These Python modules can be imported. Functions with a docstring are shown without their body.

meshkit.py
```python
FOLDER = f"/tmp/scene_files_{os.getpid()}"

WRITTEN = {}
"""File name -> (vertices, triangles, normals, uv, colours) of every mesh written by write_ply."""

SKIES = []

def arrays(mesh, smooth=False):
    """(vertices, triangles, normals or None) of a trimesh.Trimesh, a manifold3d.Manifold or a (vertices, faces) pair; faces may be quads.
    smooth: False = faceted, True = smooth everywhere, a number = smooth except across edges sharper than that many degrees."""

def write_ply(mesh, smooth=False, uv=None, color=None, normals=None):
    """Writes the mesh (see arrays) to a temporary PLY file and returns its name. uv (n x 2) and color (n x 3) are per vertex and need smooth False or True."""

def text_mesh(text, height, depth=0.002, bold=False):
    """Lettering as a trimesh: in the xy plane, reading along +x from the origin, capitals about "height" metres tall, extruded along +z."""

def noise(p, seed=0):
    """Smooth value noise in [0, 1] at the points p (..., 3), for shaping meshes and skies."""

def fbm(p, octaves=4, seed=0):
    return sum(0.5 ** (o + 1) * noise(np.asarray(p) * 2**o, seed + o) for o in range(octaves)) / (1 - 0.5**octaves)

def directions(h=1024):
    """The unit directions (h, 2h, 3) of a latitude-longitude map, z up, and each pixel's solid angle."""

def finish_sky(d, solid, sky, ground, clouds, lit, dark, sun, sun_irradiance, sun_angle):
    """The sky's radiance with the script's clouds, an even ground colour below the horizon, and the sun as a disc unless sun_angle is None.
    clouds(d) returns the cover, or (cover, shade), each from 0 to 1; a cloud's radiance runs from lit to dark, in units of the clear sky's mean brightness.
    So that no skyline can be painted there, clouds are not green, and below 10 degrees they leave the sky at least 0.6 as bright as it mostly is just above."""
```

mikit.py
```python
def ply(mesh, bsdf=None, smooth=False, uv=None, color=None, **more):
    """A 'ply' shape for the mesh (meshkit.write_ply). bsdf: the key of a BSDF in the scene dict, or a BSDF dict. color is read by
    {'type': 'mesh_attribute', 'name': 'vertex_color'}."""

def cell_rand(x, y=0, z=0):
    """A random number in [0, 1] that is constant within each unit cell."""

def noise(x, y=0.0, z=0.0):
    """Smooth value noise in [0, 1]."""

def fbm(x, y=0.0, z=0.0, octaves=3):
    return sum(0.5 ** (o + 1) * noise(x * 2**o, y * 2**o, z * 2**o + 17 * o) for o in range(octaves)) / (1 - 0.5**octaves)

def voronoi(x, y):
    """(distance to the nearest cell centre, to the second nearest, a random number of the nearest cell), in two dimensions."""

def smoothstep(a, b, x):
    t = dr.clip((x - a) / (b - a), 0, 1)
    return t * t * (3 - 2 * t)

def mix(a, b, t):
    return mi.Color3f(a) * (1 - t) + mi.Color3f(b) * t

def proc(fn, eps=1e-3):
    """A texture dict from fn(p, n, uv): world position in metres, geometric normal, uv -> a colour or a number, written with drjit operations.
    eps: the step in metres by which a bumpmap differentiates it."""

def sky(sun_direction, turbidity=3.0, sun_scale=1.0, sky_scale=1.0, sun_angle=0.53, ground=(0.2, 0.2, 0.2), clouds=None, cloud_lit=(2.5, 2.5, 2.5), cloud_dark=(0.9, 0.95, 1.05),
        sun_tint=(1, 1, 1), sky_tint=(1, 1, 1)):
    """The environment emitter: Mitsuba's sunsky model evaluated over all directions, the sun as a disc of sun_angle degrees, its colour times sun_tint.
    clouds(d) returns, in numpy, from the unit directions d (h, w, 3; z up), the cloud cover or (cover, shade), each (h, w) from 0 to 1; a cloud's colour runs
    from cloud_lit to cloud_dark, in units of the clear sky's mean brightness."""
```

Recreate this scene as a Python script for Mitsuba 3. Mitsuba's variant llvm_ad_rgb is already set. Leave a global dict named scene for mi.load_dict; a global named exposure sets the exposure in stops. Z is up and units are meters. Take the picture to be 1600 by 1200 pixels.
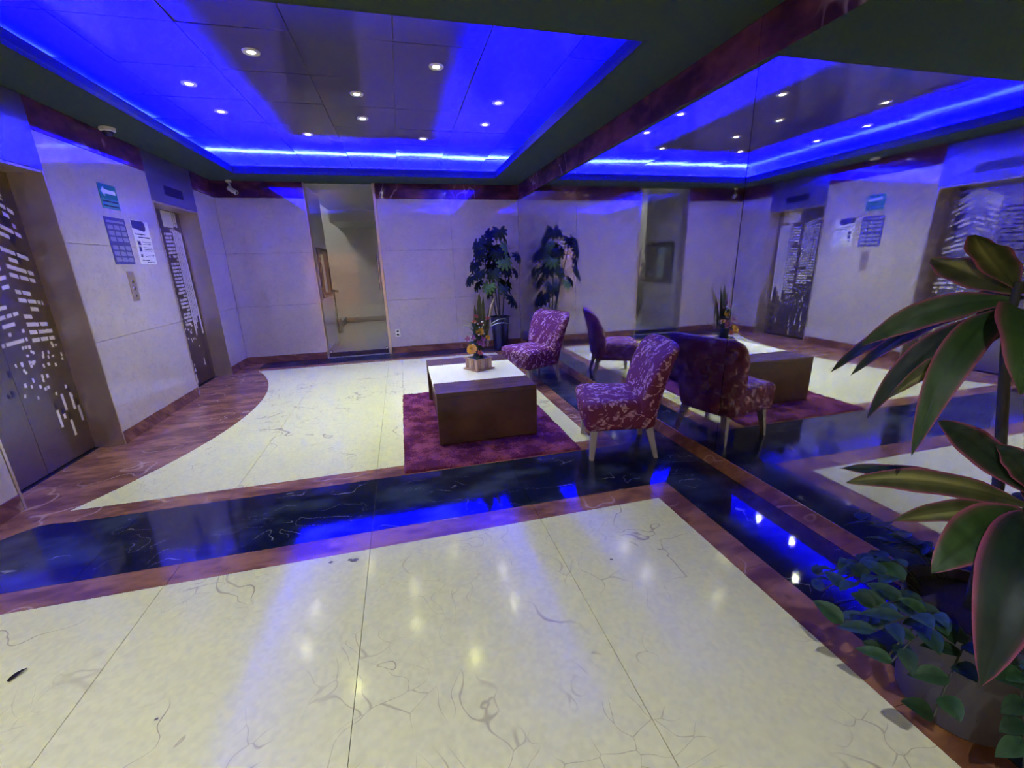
import math, random
import numpy as np, trimesh, manifold3d as m3, shapely
from shapely.geometry import Polygon, Point, box as sbox
import drjit as dr, mitsuba as mi, mikit, meshkit
from mikit import noise, fbm, voronoi, cell_rand, smoothstep, mix, proc
T = mi.ScalarTransform4f
scene, labels = {}, {}

# ------------------------------------------------------------------ camera, lights, exposure
exposure = 2.0
CAM = (-2.1243, -7.7301, 1.5)
YAW, PITCH, ROLL, FOCAL = 0.24402, -0.279446, -0.02907, 657.15
f_ = np.array([math.sin(YAW) * math.cos(PITCH), math.cos(YAW) * math.cos(PITCH), math.sin(PITCH)])
r_ = np.array([math.cos(YAW), -math.sin(YAW), 0.0])
u_ = np.cross(r_, f_)
up_ = -r_ * math.sin(ROLL) + u_ * math.cos(ROLL)
scene['camera'] = {'type': 'perspective', 'fov': 2 * math.degrees(math.atan(800 / FOCAL)), 'fov_axis': 'x', 'near_clip': 0.02, 'far_clip': 100.0,
                   'to_world': T().look_at(origin=list(CAM), target=[float(a) for a in np.array(CAM) + f_], up=[float(a) for a in up_])}
LED = (2.0, 4.0, 27000.0)          # blue tape in the cove
LAMP_FACE = (165.0, 158.0, 104.0)    # glowing face of a downlight
LAMP_SPOT = (.80, .87, .26)       # what a downlight throws down
REAR_SPOT = (4.1, 4.1, 4.7)       # downlights over the entrance side, behind the camera
PORCH = (13.0, 9.0, 5.4)           # warm ceiling panel of the entrance porch
PORCH_DIM = (3.5, 2.6, 1.7)       # the two smaller porches
STAIR = (13.0, 12.5, 11.5)           # stairwell lamp

# ------------------------------------------------------------------ helpers
def lin(*c):
    c = np.array(c, float) / 255
    return [float(v) for v in np.where(c <= .04045, c / 12.92, ((c + .055) / 1.055) ** 2.4)]

def numbered(key):
    if key not in scene and key not in labels and not any(k.startswith(key + '__') for k in scene): return key
    i = 1
    while f'{key}_{i:03d}' in USED: i += 1
    return f'{key}_{i:03d}'
USED = set()
def key_for(name, parent=None):
    k = name if parent is None else parent + '__' + name
    if k not in USED:
        USED.add(k); return k
    i = 1
    while f'{k}_{i:03d}' in USED: i += 1
    k = f'{k}_{i:03d}'; USED.add(k); return k

def obj(name, mesh, mat, parent=None, smooth=False, label=None, cat=None, group=None, kind=None, **more):
    k = key_for(name, parent)
    scene[k] = mesh if isinstance(mesh, dict) else mikit.ply(mesh, mat, smooth, **more)
    tag(k, label, cat, group, kind)
    return k
def tag(k, label=None, cat=None, group=None, kind=None):
    d = {a: b for a, b in (('label', label), ('category', cat), ('group', group), ('kind', kind)) if b}
    if d: labels[k] = {**labels.get(k, {}), **d}
def thing(name, label, cat, group=None):
    k = key_for(name); tag(k, label, cat, group); return k

def bbox(lo, hi, b=0.0):
    lo, hi = np.minimum(lo, hi).astype(float), np.maximum(lo, hi).astype(float)
    if b <= 0:
        m = trimesh.creation.box(hi - lo); m.apply_translation((lo + hi) / 2); return m
    P = []
    for i in range(8):
        s = np.array([(i >> j) & 1 for j in range(3)])
        c = np.where(s, hi, lo); d = np.where(s, -b, b)
        for a in range(3):
            q = c + d; q[a] = c[a]; P.append(q)
    return trimesh.convex.convex_hull(np.array(P))
def cat(ms): return trimesh.util.concatenate(list(ms))
def xf(m, loc=(0, 0, 0), rz=0.0, rot=None):
    m = m.copy()
    if rot is not None: m.apply_transform(rot)
    if rz: m.apply_transform(trimesh.transformations.rotation_matrix(rz, [0, 0, 1]))
    m.apply_translation(loc); return m
def tube(pts, rad, sides=8, cap=True):
    p = np.asarray(pts, float); n = len(p)
    t = np.gradient(p, axis=0); t /= np.linalg.norm(t, axis=1, keepdims=True) + 1e-12
    ref = np.array([0, 0, 1.0]) if abs(t[0][2]) < .9 else np.array([1.0, 0, 0])
    a = np.cross(t, ref); a /= np.linalg.norm(a, axis=1, keepdims=True) + 1e-12
    b = np.cross(t, a); ang = np.arange(sides) * 2 * np.pi / sides
    rad = np.broadcast_to(rad, (n,))
    v = p[:, None] + rad[:, None, None] * (np.cos(ang)[None, :, None] * a[:, None] + np.sin(ang)[None, :, None] * b[:, None])
    F = []
    for i in range(n - 1):
        for j in range(sides):
            q = [i * sides + j, i * sides + (j + 1) % sides, (i + 1) * sides + (j + 1) % sides, (i + 1) * sides + j]
            F += [[q[0], q[2], q[1]], [q[0], q[3], q[2]]]
    v = v.reshape(-1, 3)
    if cap:
        v = np.vstack([v, p[0], p[-1]]); k = n * sides
        for j in range(sides):
            F.append([k, j, (j + 1) % sides]); F.append([k + 1, (n - 1) * sides + (j + 1) % sides, (n - 1) * sides + j])
    m = trimesh.Trimesh(v, F, process=False); m.fix_normals(); return m
def lathe(prof, seg=32):
    m = trimesh.creation.revolve(np.array(prof, float), sections=seg); m.fix_normals(); return m
def cyl(p0, p1, r, seg=20): return trimesh.creation.cylinder(r, segment=[p0, p1], sections=seg)
def polys(g):
    return [q for q in getattr(g, 'geoms', [g]) if q.geom_type == 'Polygon' and q.area > 1e-5]
def slab(g, z0, z1):
    ms = []
    for q in polys(g):
        m = trimesh.creation.extrude_polygon(q, z1 - z0, engine='earcut'); m.apply_translation([0, 0, z0]); ms.append(m)
    return cat(ms)

# ------------------------------------------------------------------ materials
def M(name, d): scene['mat_' + name] = d; return 'mat_' + name
def prin(c, rough=.5, **k):
    if isinstance(c, (list, tuple)): c = {'type': 'rgb', 'value': [float(v) for v in c]}
    return {'type': 'principled', 'base_color': c, 'roughness': rough, **k}
def two(d): return {'type': 'twosided', 'b': d}
def t_cream(p, n, uv):
    x, y = p.x, p.y
    wx, wy = fbm(x * 3.1, y * 3.1, 3.0), fbm(x * 3.1, y * 3.1, 9.0)
    c, d, _ = voronoi(x * 7.0 + 4.5 * wy, y * 7.0 + 4.5 * wx)
    m2 = smoothstep(.44, .64, fbm(x * 1.9 + 15, y * 1.9, 4.0)) * smoothstep(.3, .6, noise(x * 9, y * 9, 2.0))
    u = x * .8 - y * .6; w = x * .6 + y * .8
    vein = 1 - smoothstep(0.0, .011, abs(fbm(u * 1.3 + 1.5 * wx, w * 2.4 + 1.5 * wy, 13.0, octaves=4) - .5))
    m1 = smoothstep(.40, .62, noise(x * 2.3, y * 2.3, 21.0)) * (.4 + .6 * noise(x * 14, y * 14, 3.0))
    crack = dr.maximum(vein * m1 * .75, (1 - smoothstep(0.0, .045, d - c)) * m2 * .45)
    tone = fbm(x * 1.1, y * 1.1, 7.0)
    base = mix((.54, .54, .30), (.63, .63, .355), tone) * (.95 + .1 * noise(x * 60, y * 60))
    return mix(base, (.17, .125, .085), dr.minimum(crack, .8))
def t_red(p, n, uv):
    s = p.x + p.z * 1.3; y = p.y + p.z * .9
    f = fbm(s * 4, y * 8, 2.0, octaves=4); g = fbm(s * 9 + 3 * f, y * 22, 6.0)
    base = mix((.105, .042, .013), (.25, .12, .036), smoothstep(.3, .72, .6 * f + .4 * g))
    v = 1 - smoothstep(0.0, .022, abs(fbm(s * 3.0, y * 4.0, 11.0) - .5))
    return mix(base, (.48, .36, .22), v * .5 * smoothstep(.45, .7, noise(s * 3, y * 3, 5.0)))
def t_band(p, n, uv):
    s = p.x + p.y; z = p.z
    f = fbm(s * 4, z * 7, 2.0, octaves=4)
    base = mix((.045, .014, .022), (.135, .045, .05), smoothstep(.3, .7, f))
    v = 1 - smoothstep(0.0, .03, abs(fbm(s * 5.0, z * 2.5, 21.0) - .5))
    return mix(base, (.42, .33, .38), v * .6 * smoothstep(.52, .75, noise(s * 2.2, z * 1.5, 5.0)))
def t_black(p, n, uv):
    x, y = p.x, p.y
    f = fbm(x * 4, y * 6, 2.0)
    base = mix((.004, .006, .007), (.022, .032, .03), smoothstep(.4, .8, f))
    w = fbm(x * 3, y * 3, 8.0)
    v = 1 - smoothstep(0.0, .010, abs(fbm(x * 3.0 + 4 * w, y * 9.0 - 3 * w, 31.0) - .5))
    return mix(base, (.30, .31, .31), v * .5 * smoothstep(.56, .72, noise(x * 6, y * 7, 5.0)))
def t_wall(p, n, uv):
    s = p.x + p.y; z = p.z
    f = fbm(s * 3, z * 3, 1.0); g = fbm(s * 22, z * 22, 5.0)
    base = mix((.42, .37, .42), (.52, .465, .52), .5 * f + .5 * g)
    sp = smoothstep(.70, .8, noise(s * 45, z * 38, 4.0))
    return mix(base, (.27, .23, .20), sp * .16)
def t_wood(p, n, uv):
    g = fbm(p.x * 5 + p.y * 5, p.z * 60 + p.y * 3, 1.0) if False else fbm(p.x * 6, p.z * 6 + p.y * 40, 1.0)
    return mix((.036, .017, .007), (.082, .042, .017), g)
def t_fabric(p, n, uv):
    x, y, z = p.x, p.y, p.z
    w = fbm(x * 9, y * 9, z * 9)
    q = noise(x * 34 + 7 * w, y * 34 - 6 * w, z * 24 + 9 * w)
    r = noise(x * 62 - 6 * w, y * 44 + 5 * w, z * 58 + 40)
    leaf = smoothstep(.55, .61, q) * (1 - .75 * smoothstep(.52, .58, r))
    weave = .88 + .24 * noise(x * 500, y * 500, z * 500)
    return mix((.092, .014, .044), (.36, .23, .30), leaf * .85) * weave
def t_rug(p, n, uv):
    f = fbm(p.x * 9, p.y * 9, 2.0); g = noise(p.x * 120, p.y * 120)
    return mix((.058, .008, .017), (.18, .045, .062), smoothstep(.35, .75, .75 * f + .25 * g))
def t_planter(p, n, uv):
    g = fbm(p.x * 30, p.y * 30, p.z * 5)
    return mix((.22, .12, .05), (.48, .33, .17), g)
def t_tile(p, n, uv):
    return .0016 * fbm(p.x * 2.2, p.y * 2.2, 3.0, octaves=2)

MIRROR = M('mirror', {'type': 'conductor', 'material': 'none', 'specular_reflectance': {'type': 'rgb', 'value': [.80, .82, .81]}})
CREAM = M('cream', prin(proc(t_cream), .12, specular=.06, spec_tint=1.0))
RED = M('red_marble', prin(proc(t_red), .16, specular=.28))
BAND = M('band_marble', prin(proc(t_band), .07, specular=.5))
BLACK = M('black_marble', prin(proc(t_black), .07, specular=.6))
WALL = M('wall_marble', prin(proc(t_wall), .06, specular=.45))
GROUT = M('grout', prin((.12, .11, .10), .8))
PAINT = M('soffit_paint', prin((.045, .075, .028), .9, specular=.1))
LIPP = M('lip_paint', prin((.022, .026, .022), .8, specular=.1))
COVE = M('cove_paint', prin((.75, .75, .75), .9, specular=.2))
CORR = M('corridor_paint', prin((.52, .52, .50), .35, specular=.4))
BEIGE = M('rear_paint', prin((.60, .47, .33), .8, specular=.2))
CTILE = M('ceiling_tile', {'type': 'bumpmap', 'nested_texture': proc(t_tile, eps=.02), 'scale': 1.0,
                           'bsdf': prin((.06, .048, .10), .10, specular=.5)})
STEEL = M('brushed_steel', prin((.60, .52, .40), .30, metallic=.78, specular=.5))
PLATE = M('transom_steel', prin((.13, .125, .20), .24, metallic=.45, specular=.8))
DOORM = M('door_steel', {'type': 'roughconductor', 'material': 'none', 'distribution': 'ggx', 'alpha_u': .08, 'alpha_v': .16,
                         'specular_reflectance': {'type': 'rgb', 'value': [.27, .25, .19]}})
ETCH = M('etched', prin((.66, .64, .68), .5, specular=.5))
INK = M('black_vinyl', prin((.006, .006, .008), .4))
DARKPL = M('dark_plastic', prin((.008, .008, .010), .3))
CHROME = M('chrome', {'type': 'roughconductor', 'material': 'none', 'alpha': .06, 'specular_reflectance': {'type': 'rgb', 'value': [.7, .7, .7]}})
WHITE = M('white_plastic', prin((.70, .70, .68), .4))
GLASS = M('pane_glass', {'type': 'thindielectric', 'int_ior': 1.5})
WOOD = M('dark_wood', prin(proc(t_wood), .28, specular=.5))
INLAY = M('white_inlay', prin((.74, .74, .72), .12, specular=.5))
FABRIC = M('chair_fabric', prin(proc(t_fabric), .75, sheen=.4, specular=.3))
LEG = M('chair_leg', prin((.25, .245, .21), .45))
RUG = M('rug_pile', prin(proc(t_rug), .95, sheen=.25, specular=.1))
PLANTER = M('planter_wood', prin(proc(t_planter), .55))
PLANTER2 = M('planter_wood_pale', prin((.50, .37, .20), .6))
POT = M('black_pot', prin((.006, .006, .012), .25))
POT2 = M('grey_pot', prin((.035, .034, .034), .5))
SOIL = M('soil', prin((.02, .014, .009), .95))
LEAF = M('leaf', two(prin({'type': 'mesh_attribute', 'name': 'vertex_color'}, .5, specular=.16)))
FAN = M('fan_leaf', two(prin({'type': 'mesh_attribute', 'name': 'vertex_color'}, .6, specular=.05)))
PETAL = M('petal', two(prin({'type': 'mesh_attribute', 'name': 'vertex_color'}, .6, specular=.3)))
STEM = M('stem', prin((.014, .018, .008), .7))
SIGNG = M('sign_green', prin((.006, .13, .075), .4))
SIGNT = M('sign_teal', prin((.05, .20, .19), .4))
SIGNW = M('sign_white', prin((.78, .80, .78), .4))
POSTB = M('poster_blue', prin((.055, .055, .20), .35))
POSTL = M('poster_light_blue', prin((.20, .20, .36), .4))
POSTW = M('poster_white', prin((.80, .80, .80), .4))
POSTI = M('poster_ink', prin((.03, .03, .10), .5))
STONE = M('corridor_stone', prin((.25, .25, .25), .18, specular=.5))
PALE = M('picture_green', prin((.30, .46, .38), .4))

W, H, HT, B0, HB = 4.721, 2.807, 3.03, 2.574, .114
# ------------------------------------------------------------------ floor
FZ = -0.008
obj('floor', cat([bbox((-8.4, -11.2, -.12), (0.06, .06, FZ))]), GROUT, kind='structure', label='polished marble lobby floor of cream fields framed by red and black bands')
def pieces(region, xs, ys, mat, name, gap=.0012, z1=0.0):
    for i in range(len(xs) - 1):
        for j in range(len(ys) - 1):
            c = region.intersection(sbox(xs[i] + gap, ys[j] + gap, xs[i + 1] - gap, ys[j + 1] - gap))
            for q in polys(c):
                if q.area > 4e-4: obj(name, slab(q, FZ, z1), mat, 'floor')
circle = Point(-7.92, -2.6).buffer(4.05, 128)
cream_far = sbox(-4.6, -4.608, -.627, -.61).difference(circle)
blk = Polygon([(-4.30, -4.775), (-4.40, -4.758), (-4.47, -4.768), (-4.53, -4.82), (-4.60, -4.90), (-4.72, -5.03), (-4.9, -5.2), (-4.98, -5.432), (-.464, -5.432), (-.464, -4.775)])
black = shapely.unary_union([blk, sbox(-.464, -11, 0, 0), sbox(-4.45, -.45, -.464, 0)])
red_lines = shapely.unary_union([sbox(-.627, -4.608, -.464, -.45), sbox(-4.40, -.61, -.464, -.45), sbox(-4.40, -4.775, -.464, -4.608)]).difference(black)
apron = sbox(-4.96, -5.432, -3.7, 0).difference(cream_far).difference(black).difference(red_lines)
pieces(cream_far, [-4.6, -3.41, -2.44, -2.228, -1.44, -.6], [-4.7, -2.62, -.5], CREAM, 'cream_slab')
pieces(sbox(-8.3, -11, -.627, -5.598), [-8.3, -7.37, -6.38, -5.4, -4.4, -3.415, -2.43, -1.44, -.6], [-11, -9.3, -7.45, -5.5], CREAM, 'cream_slab')
pieces(apron, [-5, -3.6], [-5.5, -4.2, -2.9, -1.6, -.3, .1], RED, 'red_apron_slab')
gx = [-4.45 + .985 * i for i in range(5)] + [-.464]
pieces(red_lines, [-5, -3.41, -2.44, -1.44, -.627, -.4], [-4.9, -4.608, -3.6, -2.6, -1.6, -.61, -.4], RED, 'red_border_strip')
pieces(sbox(-8.3, -5.598, -.464, -5.432), [-8.3, -6.4, -5.4, -4.4, -3.41, -2.43, -1.44, -.627, -.4], [-5.7, -5.3], RED, 'red_border_strip')
pieces(sbox(-.627, -11, -.464, -5.598), [-.7, -.4], [-11, -9, -8, -7, -6.3, -5.598], RED, 'red_border_strip')
pieces(black, [-5, -3.9, -2.43, -1.44, -.464, .1], [-11, -9.2, -7.9, -6.6, -5.432, -4.775, -3.6, -2.4, -1.2, -.45, .1], BLACK, 'black_slab')

# ------------------------------------------------------------------ walls
def wall_slabs(parent, axis, at, u0, u1, z0, z1, us, mat=WALL, name='marble_slab', t=.02, gap=.0014, zs=(.94, 1.76)):
    """slabs on a wall: axis 'y' faces -y at y=at, axis 'x' faces +x at x=at"""
    zz = [z0] + [z for z in zs if z0 < z < z1] + [z1]; uu = [u0] + [u for u in us if u0 < u < u1] + [u1]
    for i in range(len(uu) - 1):
        for j in range(len(zz) - 1):
            a, b, c, d = uu[i] + gap, uu[i + 1] - gap, zz[j] + gap, zz[j + 1] - gap
            if axis == 'y': m = bbox((a, at, c), (b, at + t, d), .0012)
            else: m = bbox((at - t, a, c), (at, b, d), .0012)
            obj(name, m, mat, parent)
D1, D2 = 3.478, 2.395
obj('wall_back', cat([bbox((-W - .4, .02, -.1), (-D1 - .0, .16, 3.1)), bbox((-D2, .02, -.1), (.1, .16, 3.1)), bbox((-D1, .02, H + .005), (-D2, .16, 3.1))]), GROUT, kind='structure',
    label='polished beige marble back wall with a glass door opening')
wall_slabs('wall_back', 'y', 0, -W, -D1, HB, B0, [])
wall_slabs('wall_back', 'y', 0, -D2, 0, HB, B0, [-1.2])
wall_slabs('wall_back', 'y', 0, -W, -D1, B0, H, [-4.1], BAND, 'red_frieze_slab')
wall_slabs('wall_back', 'y', 0, -D2, 0, B0, H, [-1.55, -.75], BAND, 'red_frieze_slab')
E = [(-4.478, -3.385), (-1.820, -.730)]      # elevator openings (y)
for nm, (a, b) in zip(('wall_left', 'wall_left_middle', 'wall_left_entrance'), ((E[1][1] + .019, .02), (E[0][1] + .019, E[1][0] - .019), (-5.54, E[0][0] - .019))):
    obj(nm, bbox((-5.3, a, -.1), (-W - .02, b, 3.1)), GROUT, kind='structure', label='polished beige marble wall beside the elevators')
wpar = {E[0][0]: 'wall_left_entrance', E[1][0]: 'wall_left_middle', 0: 'wall_left'}
for a, b in ((-5.6, E[0][0]), (E[0][1], E[1][0]), (E[1][1], 0)):
    a2, b2 = a + .019, b - (.019 if b else 0)
    wall_slabs(wpar[b], 'x', -W, a2, b2, HB, B0, [])
    wall_slabs(wpar[b], 'x', -W, a2, b2, B0, H, [], BAND, 'red_frieze_slab')
obj('wall_right', bbox((.02, -11.1, -.1), (.16, .16, 3.1)), GROUT, kind='structure', label='wall behind the mirror panels')
wall_slabs('wall_right', 'x', 0.02, -11, 0, B0, H, [-9.6, -8.2, -6.8, -5.32, -4.2, -3.1, -2.0, -.9], BAND, 'red_frieze_slab')
def base(nm, axis, at, runs):
    k = None
    for a, b in runs:
        m = bbox((a, at - .004, 0), (b, at + .02, HB), .002) if axis == 'y' else bbox((at - .02, a, 0), (at + .004, b, HB), .002)
        if axis == 'r': m = bbox((at - .004, a, 0), (at + .02, b, HB), .002)
        if k is None: k = obj(nm, m, RED, kind='structure')
        else: obj('segment', m, RED, k)
base('baseboard_back', 'y', 0, [(-W, -D1 - .02), (-D2 + .02, -1.2), (-1.198, 0)])
base('baseboard_left', 'x', -W, [(E[0][1] + .02, -2.6), (-2.598, E[1][0] - .02), (E[1][1] + .02, -.004), (-5.6, E[0][0] - .02)])
base('baseboard_right', 'r', 0, [(-11, -9.6), (-9.598, -8.2), (-8.198, -6.8), (-6.798, -5.6), (-5.598, -4.2), (-4.198, -2.8), (-2.798, -1.4), (-1.398, -.004)])
# the entrance side, behind the camera
obj('wall_return', bbox((-8.4, -5.7, -.1), (-5.38, -5.55, 3.1)), BEIGE, kind='structure')
obj('wall_side', cat([bbox((-8.4, -11.1, -.1), (-8.2, -10.4, 3.1)), bbox((-8.4, -7.2, -.1), (-8.2, -5.6, 3.1)), bbox((-8.4, -10.4, 2.08), (-8.2, -7.2, 3.1))]), BEIGE, kind='structure')
obj('wall_front', cat([bbox((-8.4, -11.2, -.1), (-5.75, -11, 3.1)), bbox((-3.8, -11.2, -.1), (-1.4, -11, 3.1)), bbox((-.1, -11.2, -.1), (.16, -11, 3.1)), bbox((-5.75, -11.2, 2.06), (-3.8, -11, 3.1)), bbox((-1.4, -11.2, 2.06), (-.1, -11, 3.1))]), BEIGE, kind='structure')
def porch(nm, lo, hi, open_axis):
    """lit porch room beyond an opening: five faces (the open side is left out)"""
    t = .08; fs = []
    lo, hi = np.array(lo, float), np.array(hi, float)
    for a in range(3):
        for s, v in ((0, lo), (1, hi)):
            if (a, s) == open_axis: continue
            l2, h2 = lo - t, hi + t
            if s == 0: h2 = h2.copy(); h2[a] = lo[a]
            else: l2 = l2.copy(); l2[a] = hi[a]
            o_a, o_s = open_axis
            if a != o_a:
                if o_s: h2[o_a] = hi[o_a]
                else: l2[o_a] = lo[o_a]
            fs.append(bbox(l2, h2))
    obj(nm, cat(fs), BEIGE, kind='structure')
porch('wall_porch', (-5.9, -13.0, 0), (-3.6, -11.2, 2.6), (1, 1))
porch('wall_porch_right', (-1.55, -12.6, 0), (.05, -11.2, 2.6), (1, 1))
porch('wall_porch_side', (-10.4, -10.5, 0), (-8.4, -7.1, 2.6), (0, 1))
def panel_lamp(x, y, z, sx, sy, rad, label):
    k = thing('ceiling_panel_lamp', label, 'lamp')
    obj('frame', bbox((x - sx / 2 - .03, y - sy / 2 - .03, z), (x + sx / 2 + .03, y + sy / 2 + .03, z + .04)), WHITE, k)
    m = trimesh.Trimesh([(x - sx / 2, y - sy / 2, z - .002), (x + sx / 2, y - sy / 2, z - .002), (x + sx / 2, y + sy / 2, z - .002), (x - sx / 2, y + sy / 2, z - .002)], [[0, 2, 1], [0, 3, 2]], process=False)
    obj('diffuser', mikit.ply(m, WHITE, emitter={'type': 'area', 'radiance': {'type': 'rgb', 'value': list(rad)}, 'sampling_weight': 0.5}), None, k)
panel_lamp(-4.7, -12.1, 2.555, 1.2, .8, PORCH, 'ceiling panel lamp of the rear entrance porch')
panel_lamp(-.75, -11.9, 2.555, .8, .6, PORCH_DIM, 'ceiling panel lamp of the right-hand rear porch')
panel_lamp(-9.4, -8.8, 2.555, .8, 1.6, PORCH_DIM, 'ceiling panel lamp of the side entrance porch')

# ------------------------------------------------------------------ ceiling: soffit, cove, tiles
RA, RB, RC, RD = -4.238, -.517, -.557, -4.928
hole = sbox(RA, RD, RB, RC)
obj('ceiling', cat([slab(sbox(-8.4, -11.2, .1, .1).difference(hole), H, H + .035)]), PAINT, kind='structure', label='dark olive painted ceiling soffit around the lit recess')
lip = sbox(RA - .02, RD - .02, RB + .02, RC + .02).difference(hole)
obj('recess_lip', slab(lip, H, 2.908), LIPP, 'ceiling')
cx0, cx1, cy0, cy1 = -W - .0, 0.0, -5.40, -.02
ring = sbox(cx0 - .05, cy0 - .05, cx1 + .01, cy1 + .04).difference(sbox(cx0, cy0, cx1 - .02, cy1))
obj('cove_wall', slab(ring, H + .035, HT + .06), COVE, 'ceiling')
obj('ceiling_backing', bbox((-W - .05, -5.45, HT + .012), (.05, .03, HT + .06)), GROUT, 'ceiling')
random.seed(11)
txs = [-4.721, -4.03, -3.36, -2.69, -2.02, -1.365, -.70, -.021]
tys = [-5.40, -4.79, -4.115, -3.44, -2.765, -2.09, -1.415, -.74, -.021]
for i in range(len(txs) - 1):
    for j in range(len(tys) - 1):
        a, b, c, d = txs[i] + .003, txs[i + 1] - .003, tys[j] + .003, tys[j + 1] - .003
        n = 8
        g = np.linspace(0, 1, n + 1); X, Y = np.meshgrid(a + (b - a) * g, c + (d - c) * g, indexing='ij')
        U, V = np.meshgrid(g, g, indexing='ij')
        t1, t2, pil = random.uniform(-.0022, .0022), random.uniform(-.0022, .0022), random.uniform(.0005, .0022)
        Z = HT + t1 * (U - .5) * 2 + t2 * (V - .5) * 2 - pil * (1 - (2 * U - 1) ** 2) * (1 - (2 * V - 1) ** 2) + .0006
        lo = np.stack([X, Y, Z], -1).reshape(-1, 3); hi = lo.copy(); hi[:, 2] = HT + .010
        N = (n + 1); F = []
        for p in range(n):
            for q in range(n):
                o = p * N + q
                F += [[o, o + 1, o + N], [o + 1, o + N + 1, o + N]]
        rim = [p * N for p in range(N)] + [n * N + q for q in range(1, N)] + [p * N + n for p in range(n - 1, -1, -1)] + [q for q in range(n - 1, 0, -1)]
        k0 = N * N
        for e in range(len(rim)):
            p, q = rim[e], rim[(e + 1) % len(rim)]
            F += [[p, q, k0 + p], [q, k0 + q, k0 + p]]
        obj('tile', trimesh.Trimesh(np.vstack([lo, hi]), F, process=False), CTILE, 'ceiling', smooth=40)
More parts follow.
